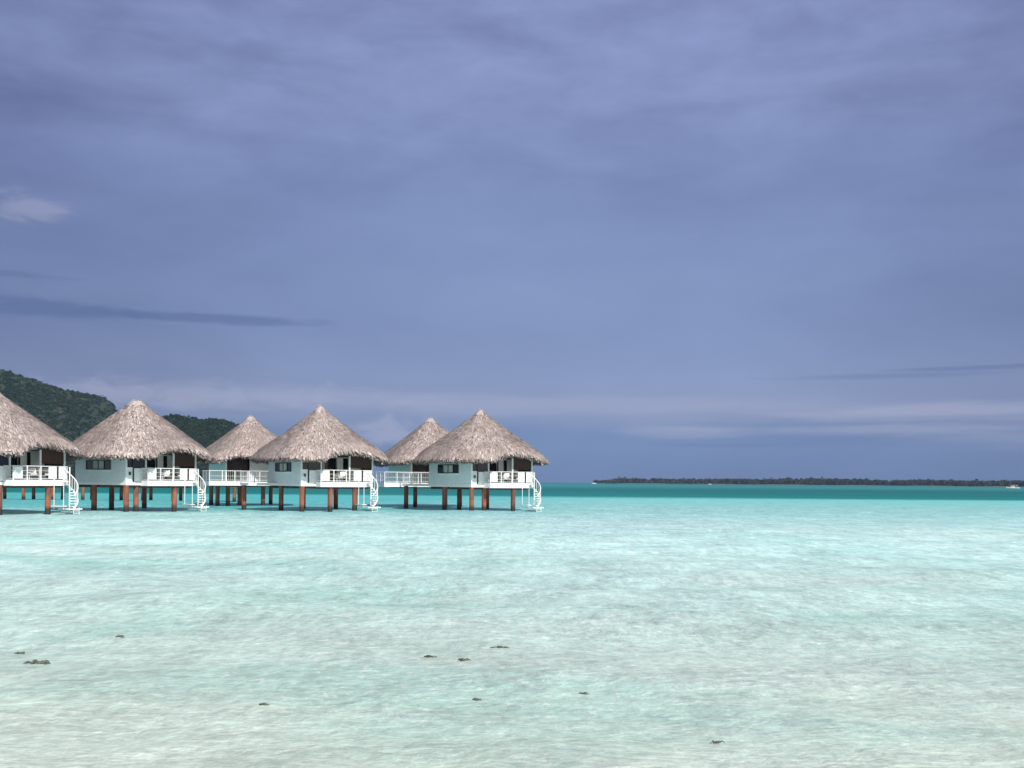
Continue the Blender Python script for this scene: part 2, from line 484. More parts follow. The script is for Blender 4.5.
ZB = -0.32 - 0.6 * (1 - np.exp(-np.maximum(Y - 6, 0) / 60)) - 2.2 * (1 / (1 + np.exp(-(Y - 170) / 12)))
ZB = ZB + 0.03 * np.sin(X * .8 + 1.3 * np.sin(Y * .3)) * np.sin(Y * .55) * np.exp(-Y / 60)
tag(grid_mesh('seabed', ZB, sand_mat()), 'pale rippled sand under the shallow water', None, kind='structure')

# ------------------------------------------------------------------ hills, far island, forest
def fbm(x, y, sc, seed, oct=4):
    v = 0; a = 1; t = 0
    for i in range(oct):
        v += a * noise.noise((x * sc + seed, y * sc - seed, seed * 1.7)); t += a; a *= .5; sc *= 2.05
    return v / t


HX0, HD = 0, 1650.0
# ridge profile read as height against bearing: (picture column, height in pixels above the horizon)
prof1 = [(-420, 30), (-300, 100), (-200, 135), (-90, 131), (-30, 119), (0, 111), (20, 105), (40, 99), (62, 91), (80, 88), (100, 85), (108, 82), (114, 70), (122, 60), (135, 40), (155, 18), (175, 4)]
prof2 = [(120, 0), (140, 30), (152, 54), (163, 64), (172, 67), (185, 65.5), (200, 63), (215, 63), (228, 61), (240, 56), (252, 46), (270, 24), (295, 2)]


def interp(pr, q):
    return float(np.interp(q, [a for a, _ in pr], [b for _, b in pr], left=0, right=0))


def hill(name, prof, D0, depth_f, depth_b, label, seed):
    p0, p1 = prof[0][0] - 10, prof[-1][0] + 10
    x0, x1 = (p0 - 512) / F * D0, (p1 - 512) / F * D0
    nx_, ny_ = int((x1 - x0) / 6), 70
    vs = []
    hf = {}
    def height(xw, yw):
        px = xw / D0 * F + 512
        ridge = interp(prof, px) / F * D0
        t = (yw - D0)
        s_ = 1 - max(0, -t) / depth_f if t < 0 else 1 - t / depth_b
        s_ = max(s_, -0.05)
        return ridge * (s_ ** 1.0 if s_ > 0 else s_) + 14 * fbm(xw, yw, .012, seed) * (1 - abs(s_ - .5) * 1.2) * (1 if ridge > 5 else .2) * (0 if abs(t) < 1 else min(1, abs(t) / 60)) - 2.5
    for j in range(ny_ + 1):
        yw = D0 - depth_f + (depth_f + depth_b) * j / ny_
        for i in range(nx_ + 1):
            xw = x0 + (x1 - x0) * i / nx_
            vs.append((xw, yw, height(xw, yw)))
    fs = [(j * (nx_ + 1) + i, j * (nx_ + 1) + i + 1, (j + 1) * (nx_ + 1) + i + 1, (j + 1) * (nx_ + 1) + i) for j in range(ny_) for i in range(nx_)]
    mb = MB(); mb.v = vs; mb.f = fs
    o = mb.build(name, M['ground'], smooth=True)
    tag(o, label, None, kind='structure')
    return height, (x0, x1, D0 - depth_f, D0 + depth_b)


M['ground'] = paint('hill_soil', (.010, .020, .010), (.022, .034, .016), .02, .95)


def leaf_mat(name, c0, c1, c2):
    m, n, p = new_mat(name)
    at_ = n.N.new('ShaderNodeAttribute'); at_.attribute_name = 'tint'
    c = n.ramp(at_.outputs['Fac'], [(0, (*c0, 1)), (.5, (*c1, 1)), (1, (*c2, 1))])
    n.set(p.inputs['Base Color'], c)
    p.inputs['Roughness'].default_value = .8; p.inputs['Specular IOR Level'].default_value = .15
    return m


M['leaf_hill'] = leaf_mat('hill_foliage', (.005, .018, .007), (.010, .030, .010), (.022, .048, .015))
M['leaf_far'] = leaf_mat('island_foliage', (.02, .03, .026), (.035, .05, .036), (.06, .08, .05))

# a small library of ragged crowns made of leaf-clump facets
def crown_points(seed, nleaf, flat=.75):
    r_ = np.random.default_rng(seed)
    cs = []
    lobes = [(r_.normal(0, .38), r_.normal(0, .38), r_.uniform(.35, 1.0) * flat, r_.uniform(.35, .6)) for _ in range(6)]
    P_ = []
    for i in range(nleaf):
        lx, ly, lz, lr = lobes[i % 6]
        v = r_.normal(size=3); v /= np.linalg.norm(v)
        if v[2] < -.3: v[2] *= -1
        c = np.array([lx, ly, lz]) + v * lr * r_.uniform(.75, 1.05)
        t1 = np.cross(v, r_.normal(size=3)); t1 /= np.linalg.norm(t1); t2 = np.cross(v, t1)
        s_ = r_.uniform(.16, .30)
        tilt = v * r_.uniform(-.12, .12)
        P_.append([c - t1 * s_ - t2 * s_ * .6, c + t1 * s_ - t2 * s_ * .5 + tilt, c + t2 * s_ * 1.1 - tilt])
    return np.array(P_)          # nleaf,3,3


def forest(name, spots, mat, nleaf, label, seed=1, trunk=False):
    lib = [crown_points(seed * 50 + k, nleaf) for k in range(9)]
    r_ = np.random.default_rng(seed)
    allv = []; tint = []
    for (x_, y_, z_, rad, hs) in spots:
        c = lib[r_.integers(9)]
        a = r_.uniform(0, 2 * PI); ca, sa = math.cos(a), math.sin(a)
        q = c.copy()
        q0 = q[..., 0] * ca - q[..., 1] * sa; q1 = q[..., 0] * sa + q[..., 1] * ca
        q = np.stack([q0 * rad + x_, q1 * rad + y_, q[..., 2] * rad * hs + z_], -1)
        allv.append(q.reshape(-1, 3))
        tint.append(np.clip(r_.normal(.45, .22) + r_.normal(0, .18, nleaf), 0, 1))
    V = np.concatenate(allv).astype(np.float32); T_ = np.concatenate(tint).astype(np.float32)
    me = bpy.data.meshes.new(name)
    nf = len(V) // 3
    me.vertices.add(len(V)); me.vertices.foreach_set('co', V.ravel())
    me.loops.add(len(V)); me.loops.foreach_set('vertex_index', np.arange(len(V), dtype=np.int32))
    me.polygons.add(nf); me.polygons.foreach_set('loop_start', np.arange(0, len(V), 3, dtype=np.int32))
    me.polygons.foreach_set('loop_total', np.full(nf, 3, dtype=np.int32))
    me.update()
    at_ = me.attributes.new('tint', 'FLOAT', 'FACE'); at_.data.foreach_set('value', T_)
    me.materials.append(mat)
    o = bpy.data.objects.new(name, me); COL.objects.link(o)
    return o


def hill_forest(hf, ext, n_, seed, label):
    r_ = random.Random(seed); sp = []
    x0, x1, y0, y1 = ext
    ymax = y1 * .35 + (y0 + (y1 - y0) * .6) * .65
    while len(sp) < n_:
        x_ = r_.uniform(x0, x1); y_ = r_.uniform(y0, ymax)
        h = hf(x_, y_)
        if h < 1: continue
        rad = r_.uniform(2.3, 5.0)
        if r_.random() < .03: rad *= 1.4
        sp.append((x_, y_, h - rad * .35, rad, r_.uniform(.8, 1.25)))
    o = forest('forest', sp, M['leaf_hill'], 30, label, seed)
    tag(o, label, None, kind='stuff')


h1, e1 = hill('hill', prof1, HD, 330, 220, 'tall dark hillside running down behind the left bungalows', 3.1)
hill_forest(h1, e1, 20000, 4, 'dense dark green forest covering the tall left hillside')
h2, e2 = hill('hill', prof2, 1500.0, 200, 150, 'lower rounded hill showing between two thatched roofs', 8.4)
hill_forest(h2, e2, 5600, 9, 'dense dark green forest covering the lower rounded hill')

# low coral island along the right-hand horizon
ISD = 2600.0
rr = random.Random(12)


def island_depth(px):
    return ISD - 500 * max(0, (px - 640) / 400)


mb = MB(); n_ = 90; cross = [(-50, -.4), (-38, .5), (-20, 1.6), (60, 1.8), (120, .5), (140, -.4)]
for i in range(n_ + 1):
    px = 592 + (1500 - 592) * i / n_
    dd = island_depth(px)
    endf = min(1, i / 3) * min(1, (n_ - i) / 3)
    for (o_, zz_) in cross:
        mb.v.append(((px - 512) / F * dd, dd + o_ * (.25 + .75 * endf) + 10 * math.sin(i * .9), zz_ if endf > 0 else -.4))
k = len(cross)
for i in range(n_):
    for j in range(k - 1):
        a = i * k + j; mb.f.append((a, a + k, a + k + 1, a + 1))
M['beach'] = paint('coral_beach', (.05, .06, .045), (.08, .09, .065), .05, .95)
tag(mb.build('terrain', M['beach'], smooth=True), 'low coral island strip along the horizon', None, kind='structure')
sp = []
pxs = 597.0
while pxs < 1490:
    dd = island_depth(pxs)
    prof = 8.0 + 2.4 * noise.noise((pxs * .02, 1.3, 0)) + 1.3 * noise.noise((pxs * .09, 4.3, 0))
    if pxs < 720: prof = min(prof, 7.6)
    if pxs < 640: prof *= min(1, .35 + (pxs - 597) / 40)
    if 643 < pxs < 652: prof *= .45
    for row in range(4):
        hgt = max(3.0, prof * rr.uniform(.75, 1.15) * dd / 1500)
        rad = rr.uniform(5.0, 8.0)
        x_ = (pxs + rr.uniform(-1.5, 1.5) - 512) / F * dd
        y_ = dd - 20 + row * 30 + rr.uniform(-8, 8)
        levels = max(1, int(hgt / 5))
        for lv in range(levels):
            sp.append((x_ + rr.uniform(-2, 2), y_, 0.8 + hgt * (lv + .15) / levels * .95 - 1, rad * (1 - .12 * lv), 1.0))
        if rr.random() < .03: sp.append((x_, y_, hgt, rad * .55, 1.1))
    pxs += rr.uniform(1.6, 2.6)
tag(forest('forest', sp, M['leaf_far'], 60, '', 21), 'low belt of palms and scrub along the far island', None, kind='stuff')

# ------------------------------------------------------------------ the overwater bungalows
A_ = 3.2            # half side of the square body
DECK = 2.35         # deck floor above the water
SK0, SK1 = 2.02, 2.24
EAVE = 4.15
APEX = 8.62
WALLTOP = 4.45


def eave_r(th, ae=5.05, n=3.6):
    c, s_ = abs(math.cos(th)), abs(math.sin(th))
    return ae / ((c ** n + s_ ** n) ** (1 / n))


def roof_fn(arch_c, arch_w, arch_h, seed, flat):
    """returns z(x,y) style sampler in polar form: point(th, t, lift)"""
    def lift(th):
        # the eave sweeps up over the porch or door, on the -Y side
        r = eave_r(th); x_, y_ = r * math.cos(th), r * math.sin(th)
        if y_ > -3: return 0.0
        u = (x_ - arch_c) / arch_w
        return arch_h * max(0, 1 - u * u) ** .8 if abs(u) < 1 else 0.0

    def pt(th, t, off=0.0):
        r = eave_r(th)
        tend = 1.0 - lift(th) / (APEX - EAVE) * 1.15
        tt = t * tend
        bulge = .07 * noise.noise((math.cos(th) * 2.2 * tt + seed, math.sin(th) * 2.2 * tt, 1.1 + seed)) * min(1, tt * 4)
        droop = .30 * max(0, (t - .86) / .14) ** 2
        prof = tt + .012 * math.sin(PI * tt)
        z = APEX - (APEX - EAVE - .42) * prof + bulge + off - droop
        rad = tt * r * (1 + .006 * math.sin(th * 9 + seed)) + flat * (1 - tt)
        return Vector((rad * math.cos(th), rad * math.sin(th), z))
    return pt, lift


def make_roof(parent, seed, arch=(.5, 3.0, .5), flat=.0):
    pt, lift = roof_fn(arch[0], arch[1], arch[2], seed, flat)
    r_ = random.Random(int(seed * 100))
    V = []; Fc = []; T = []

    def quad(a, b, c, d_, t):
        o = len(V); V.extend([a, b, c, d_]); Fc.append((o, o + 1, o + 2, o + 3)); T.append(t)
    nth, nt = 144, 22
    ring = []
    o = len(V)
    for j in range(nt + 1):
        for i in range(nth):
            V.append(pt(2 * PI * i / nth, j / nt))
    # rim and underside
    for i in range(nth):
        th = 2 * PI * i / nth; e = pt(th, 1.0)
        V.append(Vector((e.x * .985, e.y * .985, e.z - .26)))
    for i in range(nth):
        th = 2 * PI * i / nth; e = pt(th, .78)
        V.append(Vector((e.x, e.y, min(e.z - .55, pt(th, 1.0).z + .45))))
    for i in range(nth):
        V.append(Vector((.3 * math.cos(2 * PI * i / nth), .3 * math.sin(2 * PI * i / nth), APEX - .9)))
    for j in range(nt + 3):
        for i in range(nth):
            a = o + j * nth + i; b = o + j * nth + (i + 1) % nth
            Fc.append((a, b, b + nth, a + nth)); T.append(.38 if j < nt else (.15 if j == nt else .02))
    if True:
        c = len(V); V.append(Vector((0, 0, APEX + .02)))
        for i in range(nth): Fc.append((o + (i + 1) % nth, o + i, c)); T.append(.5)
    # courses of thatch tufts laid down the slope
    nrows = 34
    for row in range(nrows):
        t = (row + .6) / nrows
        per = 2 * PI * 5.2 * t
        k = max(8, int(per / .06))
        for q in range(k):
            th = 2 * PI * (q + r_.uniform(-.5, .5)) / k
            t0 = t + r_.uniform(-.02, .02)
            ln = r_.uniform(.035, .075)
            lf = r_.uniform(.02, .075)
            wd = r_.uniform(.02, .045) / max(.3, 5.2 * t)
            sk = r_.uniform(-.02, .02)
            t1 = min(1.0, t0 + ln)
            a = pt(th - wd, t0, .01); b = pt(th + wd, t0, .01)
            c = pt(th + wd * .7 + sk, t1, lf); d_ = pt(th - wd * .7 + sk, t1, lf)
            tn = min(1, max(0, r_.gauss(.53, .24)))
            quad(a, d_, c, b, tn)
    # ragged hanging fringe along the eave
    for layer in range(4):
        k = 620
        for q in range(k):
            th = 2 * PI * (q + r_.uniform(-.5, .5)) / k
            wd = r_.uniform(.006, .014)
            e0 = pt(th - wd, .985, .03 - .06 * layer); e1 = pt(th + wd, .985, .03 - .06 * layer)
            ln = r_.uniform(.14, .36) * (1.15 if r_.random() < .15 else 1)
            s_ = 1 + .004 - .008 * layer + r_.uniform(-.004, .008)
            e0 = Vector((e0.x * s_, e0.y * s_, e0.z)); e1 = Vector((e1.x * s_, e1.y * s_, e1.z))
            dx = Vector((e0.x, e0.y, 0)).normalized() * (r_.uniform(.05, .24) - .05 * layer)
            t_ = Vector((-e0.y, e0.x, 0)).normalized() * r_.uniform(-.05, .05)
            f0 = e0 + dx + t_ + Vector((0, 0, -ln)); f1 = e1 + dx + t_ + Vector((0, 0, -ln - r_.uniform(-.04, .04)))
            f0 = f0.lerp(f1, .2); 
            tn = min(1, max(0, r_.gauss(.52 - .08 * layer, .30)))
            quad(e0, f0, f1, e1, tn)
    me = bpy.data.meshes.new('roof'); me.from_pydata([tuple(v) for v in V], [], Fc); me.update()
    a_ = me.attributes.new('tint', 'FLOAT', 'FACE'); a_.data.foreach_set('value', T)
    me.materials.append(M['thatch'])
    ob = bpy.data.objects.new('roof', me); COL.objects.link(ob); ob.parent = parent
    return ob, pt


def make_cap(roof, seed, flat=0.0):
    r_ = random.Random(int(seed * 31)); mb = MB()
    n = 26
    for layer, (z0, z1, r0, r1) in enumerate(((APEX + .05, APEX - .30, .06 + flat, .36 + flat), (APEX + .02, APEX - .34, .15 + flat, .48 + flat))):
        for i in range(n * 2):
            a = 2 * PI * i / (n * 2) + r_.uniform(-.05, .05); da = .11
            k = r_.uniform(.8, 1.1); zz = z1 + r_.uniform(-.1, .08)
            mb.add([(r0 * math.cos(a - da), r0 * math.sin(a - da), z0), (r0 * math.cos(a + da), r0 * math.sin(a + da), z0),
                    (r1 * k * math.cos(a + da), r1 * k * math.sin(a + da), zz), (r1 * k * math.cos(a - da), r1 * k * math.sin(a - da), zz)], [(0, 3, 2, 1)])
    mb.tube([(0, 0, APEX - .2), (0, 0, APEX + .03), (0, 0, APEX + .07)], [.16 + flat, .05 + flat * .7, .01], 12)
    if flat:
        for i in range(9):
            a = r_.uniform(0, 2 * PI); q = r_.uniform(.1, flat + .1)
            mb.tube([(q * math.cos(a), q * math.sin(a), APEX + .05), (q * math.cos(a) + r_.uniform(-.1, .1), q * math.sin(a), APEX + r_.uniform(.10, .20))], .05, 6)
    return mb.build('ridge_cap', M['cap'], roof)


def piling(parent, x_, y_, top=SK0, r=.20):
    w_ = r
    mb = MB()
    mb.tube([(x_, y_, -1.6), (x_, y_, 0.25), (x_, y_, top)], [w_ * 1.05, w_ * 1.02, w_], 12)
    return mb.build('piling', M['pile'], parent, smooth=False)


def railing(parent, pts, h=.95, mesh_gap=.13, mat='metal', pickets=True, mid=2):
    """painted metal railing along a polyline, floor level in pts"""
    mb = MB()
    for a, b in zip(pts[:-1], pts[1:]):
        a = Vector(a); b = Vector(b); L = (b - a).length
        up = Vector((0, 0, h))
        mb.tube([a + up, b + up], .032, 6)
        mb.tube([a + Vector((0, 0, .10)), b + Vector((0, 0, .10))], .022, 6)
        for k in range(1, mid):
            mb.tube([a + up * k / mid, b + up * k / mid], .014, 5)
        if pickets:
            k = max(1, int(L / mesh_gap))
            for i in range(1, k):
                p_ = a.lerp(b, i / k)
                mb.tube([p_ + Vector((0, 0, .1)), p_ + up], .010, 4)
    o = mb.build('railing', M[mat], parent)
    ends = [Vector(p_) for p_ in pts]
    posts = []
    for a, b in zip(ends[:-1], ends[1:]):
        k = max(1, round((b - a).length / 1.25))
        for i in range(k): posts.append(a.lerp(b, i / k))
    posts.append(ends[-1])
    for q in posts:
        MB().box(q.x - .035, q.x + .035, q.y - .035, q.y + .035, q.z - .05, q.z + h + .03).build('post', M[mat], o)
    return o


def window(parent, y0, y1, z0, z1, xf):
    """four-pane window in the -X wall; frame, panes, curtains"""
    fr = MB(); t = .07
    fr.box(xf - .06, xf + .05, y0, y1, z1 - t, z1); fr.box(xf - .06, xf + .05, y0, y1, z0, z0 + t)
    n = 4
    for i in range(n + 1):
        yy = y0 + (y1 - y0 - t) * i / n
        fr.box(xf - .055, xf + .045, yy, yy + t, z0 + t, z1 - t)
    w_ = fr.build('window', M['frame'], parent)
    for i in range(n):
        ya = y0 + (y1 - y0 - t) * i / n + t; yb = y0 + (y1 - y0 - t) * (i + 1) / n
        MB().box(xf - .012, xf - .004, ya, yb, z0 + t, z1 - t).build('pane', M['glass'] if i in (0, 3) else M['curtain'], w_)
    MB().box(xf - .11, xf + .0, y0 - .05, y1 + .05, z0 - .05, z0 - .002).build('sill', M['white'], w_)
    return w_


def spiral_stair(parent, cx, cy, a0, turn, ztop, zbot, plat=True, rad=.72):
    pole = MB().tube([(cx, cy, -.9), (cx, cy, ztop + .95)], .045, 8).build('spiral_stair', M['metal'], parent)
    n = 10
    for i in range(n):
        z_ = ztop - .05 - (ztop - zbot - .1) * i / (n - 1) * .96
        a = a0 + turn * i / (n - 1); da = .24
        mb = MB()
        P = [(cx + .05 * math.cos(a - .6), cy + .05 * math.sin(a - .6)), (cx + .05 * math.cos(a + .6), cy + .05 * math.sin(a + .6)),
             (cx + rad * math.cos(a + da), cy + rad * math.sin(a + da)), (cx + rad * math.cos(a - da), cy + rad * math.sin(a - da))]
        vs = [(p_[0], p_[1], z_ - .07) for p_ in P] + [(p_[0], p_[1], z_) for p_ in P]
        mb.add(vs, [(3, 2, 1, 0), (4, 5, 6, 7), (0, 1, 5, 4), (1, 2, 6, 5), (2, 3, 7, 6), (3, 0, 4, 7)])
        mb.build('tread', M['metal'], pole)
    pts = []; low = []
    for i in range(29):
        a = a0 + turn * i / 28; z_ = ztop - (ztop - zbot) * i / 28
        pts.append((cx + rad * math.cos(a), cy + rad * math.sin(a), z_ + .92)); low.append((cx + rad * math.cos(a), cy + rad * math.sin(a), z_ - .03))
    h = MB().tube(pts, .036, 6).tube(low, .045, 6)
    for i in range(0, 29, 3): h.tube([low[i], pts[i]], .02, 5)
    h.build('handrail', M['metal'], pole)
    # bathing platform at the foot, hung from two rods, with a short ladder into the water
    pf = MB()
    pf.box(cx - .55, cx + .60, cy - .6, cy + .5, zbot - .14, zbot - .04)
    pf.build('platform', M['metal'], pole)
    ld = MB()
    for sx in (-.25, .25): ld.tube([(cx + sx, cy - .66, -.6), (cx + sx, cy - .66, zbot + .05)], .022, 6)
    for k_ in range(4): ld.tube([(cx - .25, cy - .66, zbot - .2 - .2 * k_), (cx + .25, cy - .66, zbot - .2 - .2 * k_)], .018, 5)
    ld.build('ladder', M['metal'], pole)
    for sx in (-.80,):
        MB().tube([(cx + sx, cy + .6, zbot - .1), (cx + sx, cy + .6, ztop)], .026, 6).build('hanger', M['metal'], pole)
        MB().tube([(cx + sx, cy - .3, zbot - .1), (cx + sx, cy - .3, ztop)], .026, 6).build('hanger', M['metal'], pole)
    MB().box(cx - 1.0, cx - .60, cy - .4, cy + .7, zbot + .10, zbot + .16).build('platform', M['metal'], pole)
    return pole


def floor_and_body(b, rec, porch=True):
    a = A_
    # walls: four blue-grey faces with a recessed porch on the -Y side
    wl = MB()
    t = .10
    wl.box(-a, -a + t, -a + (0.62 if not porch else .62), a, SK1, WALLTOP)         # window face
    wl.box(-a, -a + t, -a, -a + .618, SK1, WALLTOP)
    wl.box(-a + t, a, a - t, a, SK1, WALLTOP)
    wl.box(a - t, a, -a + rec, a - t, SK1, WALLTOP)
    wl.build('wall', M['wall'], b)
    sk = MB().box(-a - .03, a + .03, -a - .03, a + .03, SK0, SK1 - .003)
    sk.build('floor_rim', M['white'], b)
    bm_ = MB()
    for yy in (-a + .25, 0, a - .25): bm_.box(-a + .1, a - .1, yy - .1, yy + .1, SK0 - .20, SK0 - .003)
    bm_.build('floor_beam', M['beam'], b)
    fl = MB().box(-a + .12, a - .12, -a + .02, a - .12, SK1 + .003, DECK - .02)
    fl.build('floor', M['deckwood'], b)
    ce = MB().box(-a + .12, a - .12, -a + .12, a - .12, WALLTOP + .02, WALLTOP + .08)
    ce.build('ceiling', M['brown'], b)
    tr = MB().box(-a - .03, -a + .09, -a - .03, -a + .09, SK1, WALLTOP)
    tr.build('corner_post', M['white'], b)


def front_bungalow(px, dist, rot_view, label, seed, flat=0.10, back_side=None, loc=None, land=None, piles=()):
    c = at(px, dist)
    alpha = -math.atan2(c.x, c.y)
    rz = R(rot_view) + alpha
    b = thing('overwater_bungalow', label, 'bungalow', (c.x, c.y, 0), rz, 'thatched overwater bungalows')
    a = A_; rec = 1.9
    floor_and_body(b, rec)
    roof, pt = make_roof(b, seed, (.75, 2.75, .62), flat)
    make_cap(roof, seed, flat)
    window(b, -1.35, 1.75, 3.18, 3.93, -a)
    # recess back wall: brown boards, dark sliding glass door, pale curtain panel
    yb = -a + rec
    MB().box(-a + .1, -1.5, yb, yb + .1, DECK, WALLTOP).build('inner_wall', M['brown'], b)
    MB().box(2.0, a - .1, yb, yb + .1, DECK, WALLTOP).build('inner_wall', M['white'], b)
    sdm = MB()
    for xx in (-1.5, -.35, .8, 1.93): sdm.box(xx, xx + .07, yb - .03, yb + .05, DECK, WALLTOP - .1)
    sdm.box(-1.5, 2.0, yb - .03, yb + .05, WALLTOP - .1, WALLTOP)
    sdo = sdm.build('sliding_door', M['white'], b)
    for i, (xa, xb) in enumerate(((-1.43, -.35), (-.28, .8), (.87, 1.93))):
        MB().box(xa, xb, yb + .005, yb + .015, DECK, WALLTOP - .1).build('pane', M['glass'], sdo)
    MB().box(.72, 1.25, yb - .42, yb - .36, DECK, WALLTOP - .05).build('door_panel', M['white'], b)
    MB().box(-.3, .6, yb - .22, yb - .16, DECK, DECK + 1.0).build('sideboard', M['rattan'], b)
    # porch front: solid corner panel with lamp, half wall, posts
    MB().box(-a + .09, -2.62, -a - .02, -a + .08, SK1, 3.36).build('half_wall', M['white'], b)
    MB().box(-2.56, -1.52, -a - .02, -a + .06, SK1 + .05, 3.30).build('half_wall', M['white'], b)
    MB().box(-a + .09, -1.5, -a + .01, -a + .05, 3.37, 3.41).build('window_ledge', M['frame'], b)
    MB().box(-a + .09, -1.52, -a + .03, -a + .04, 3.42, WALLTOP).build('insect_screen', M['glass'], b)
    MB().box(-2.62, -2.56, -a - .035, -a + .09, SK1, WALLTOP).build('porch_post', M['frame'], b)
    lp = MB().box(-2.98, -2.86, -a - .14, -a - .021, 2.78, 3.02).build('wall_lamp', M['lampblack'], b)
    for xx in (-1.52, 1.02, a - .06):
        MB().box(xx, xx + .12, -a - .04, -a + .08, DECK, WALLTOP + .05).build('porch_post', M['white'], b)
    MB().box(1.15, a - .07, -a + .02, -a + .05, 3.52, WALLTOP + .1).build('blind', M['blind'], b)
    MB().box(a - .05, a - .02, -a + .1, yb - .02, 3.38, WALLTOP + .1).build('blind', M['blind'], b)
    # balcony deck in front of the porch
    y0 = -a - .85
    MB().box(-1.9, 2.62, y0, -a - .035, DECK - .10, DECK).build('deck', M['deckwood'], b)
    rim = MB(); rim.box(-1.95, 2.67, y0 - .06, y0 - .003, DECK - .38, DECK + .03)
    rim.box(-1.96, -1.903, y0, -a - .034, DECK - .38, DECK + .03); rim.box(2.623, 2.68, y0, -a - .034, DECK - .38, DECK + .03)
    rim.build('deck_rim', M['white'], b)
    MB().box(-1.85, 2.55, y0 + .15, y0 + .35, DECK - .36, DECK - .103).build('deck_beam', M['redbeam'], b)
    z = DECK + .02
    rl = railing(b, [(-1.9, -a - .1, z), (-1.9, y0, z), (2.62, y0, z)], .95, .40, 'metal', pickets=False, mid=3)
    railing(b, [(a, -a + .1, z), (a, yb, z)], .95, .4, 'metal', pickets=False, mid=3)
    for xa, xb in ((1.02, 1.72), (1.90, 2.56)):
        MB().box(xa, xb, y0 - .01, y0 + .01, z + .08, z + .90).build('infill_panel', M['white'], rl)
    MB().box(-1.82, -1.15, y0 - .01, y0 + .01, z + .08, z + .90).build('infill_panel', M['white'], rl)
    for xx in (1.74, 2.56):
        MB().box(xx, xx + .12, y0 - .03, y0 + .03, z + .0, z + .97).build('railing_post', M['brown'], b)
    MB().box(-a + .55, -a + .67, -a - .06, -a - .037, SK1 + .05, 3.32).build('trim', M['brown'], b)
    # piles
    for (x_, y_) in ((-a + .15, -a + .15), (-a + .2, 1.05), (-.1, a - .2), (a - .2, a - .2)) + tuple(piles):
        piling(b, x_, y_, DECK - .36 if y_ < -a - .1 else SK0, .195)
    spiral_stair(b, 2.25, y0 - .66, PI * .5, -PI * 1.05, DECK, .42, rad=.55)
    # entry landing off the window face
    if land:
        lx0, lx1, ly0, ly1 = land
        MB().box(lx0, lx1, ly0, ly1, DECK - .3, DECK - .1).build('landing', M['white'], b)
        railing(b, [(lx0 + .05, ly0 + .05, DECK - .1), (lx0 + .05, ly1 - .05, DECK - .1), (lx1 - .05, ly1 - .05, DECK - .1)], .95, .16)
        piling(b, lx0 + .25, ly1 - .25, DECK - .3, .2)
    b['label'] = label
    return b


def back_bungalow(px, dist, rot_view, label, seed, piles, reach=2.1):
    c = at(px, dist)
    rz = R(rot_view) - math.atan2(c.x, c.y)
    b = thing('overwater_bungalow', label, 'bungalow', (c.x, c.y, 0), rz, 'thatched overwater bungalows')
    a = A_
    floor_and_body(b, .1)
    roof, pt = make_roof(b, seed, (-a + 1.2, 2.2, .5), .16)
    make_cap(roof, seed, .16)
    # entrance face: door opening beside the corner, then boards
    MB().box(-a + 2.25, a - .003, -a, -a + .098, SK1, WALLTOP).build('wall', M['wall'], b)
    MB().box(-a + .1, -a + 2.2, -a + .5, -a + .56, DECK, WALLTOP).build('inner_wall', M['brown'], b)
    dr = MB().box(-a + .7, -a + 1.6, -a + .44, -a + .49, DECK, 4.35).build('door', M['frame'], b)
    MB().box(-a + 1.42, -a + 1.52, -a + .39, -a + .437, 3.3, 3.4).build('handle', M['metal'], dr)
    # entry deck reaching out in front and past the corner
    x0, x1, y0 = -a - reach, 1.6, -a - 2.4
    MB().box(x0, x1, y0, -a - .033, DECK - .12, DECK - .02).build('deck', M['deckwood'], b)
    r_ = MB(); r_.box(x0 - .06, x1 + .06, y0 - .06, y0 - .003, DECK - .40, DECK + .0)
    r_.box(x0 - .06, x0 - .003, y0, -a, DECK - .40, DECK + .0); r_.box(x1 + .003, x1 + .06, y0, -a - .034, DECK - .4, DECK)
    r_.build('deck_rim', M['white'], b)
    z = DECK
    railing(b, [(x0, -a, z), (x0, y0, z), (x1, y0, z), (x1, -a - .1, z)], .95, .17)
    for (x_, y_) in piles:
        piling(b, x_, y_, DECK - .4 if y_ < -a else SK0, .20)
    return b


B_right = front_bungalow(480, 87.0, 36, 'thatched bungalow at the open-sea end of the row, rightmost roof, on red-brown piles', 1.3, land=(-A_, -A_ + 1.7, A_ + .033, A_ + 4.4), piles=((-1.75, -A_ + .2), (.7, -A_ - .6)))
B_mid = front_bungalow(320, 84.0, 26, 'thatched bungalow in the middle of front row, its tall roof between two lower rear roofs', 4.7, land=(-5.7, -A_ - .033, 1.4, A_), piles=((-.95, -A_ - .6), (1.25, -A_ - .6)))
B_left = front_bungalow(136, 79.5, 36, 'thatched bungalow with a blunt flat-topped roof tip, second from the left edge', 7.9, flat=.32, piles=((-2.6, 1.6), (-2.1, -A_ + .3), (.7, -A_ - .6)))
B_edge = front_bungalow(-6, 70.5, 40, 'nearest thatched bungalow, cut off by the left edge of the view', 11.2, piles=((1.2, -A_ - .6), (-2.1, -A_ + .2)))
C_back = back_bungalow(250, 98.0, 16, 'smaller-looking rear thatched bungalow with white-railed entry deck, left of the tall middle roof', 15.1, ((-4.0, -3.4), (-3.05, -3.4), (-2.0, -3.6), (.05, -4.2), (-A_ + .2, A_ - .2), (A_ - .2, A_ - .2)))
E_back = back_bungalow(430, 99.0, 22, 'smaller-looking rear thatched bungalow half hidden behind the rightmost roof', 19.4, ((-2.05, -1.3), (2.8, -1.05), (2.9, 2.9)), reach=3.5)


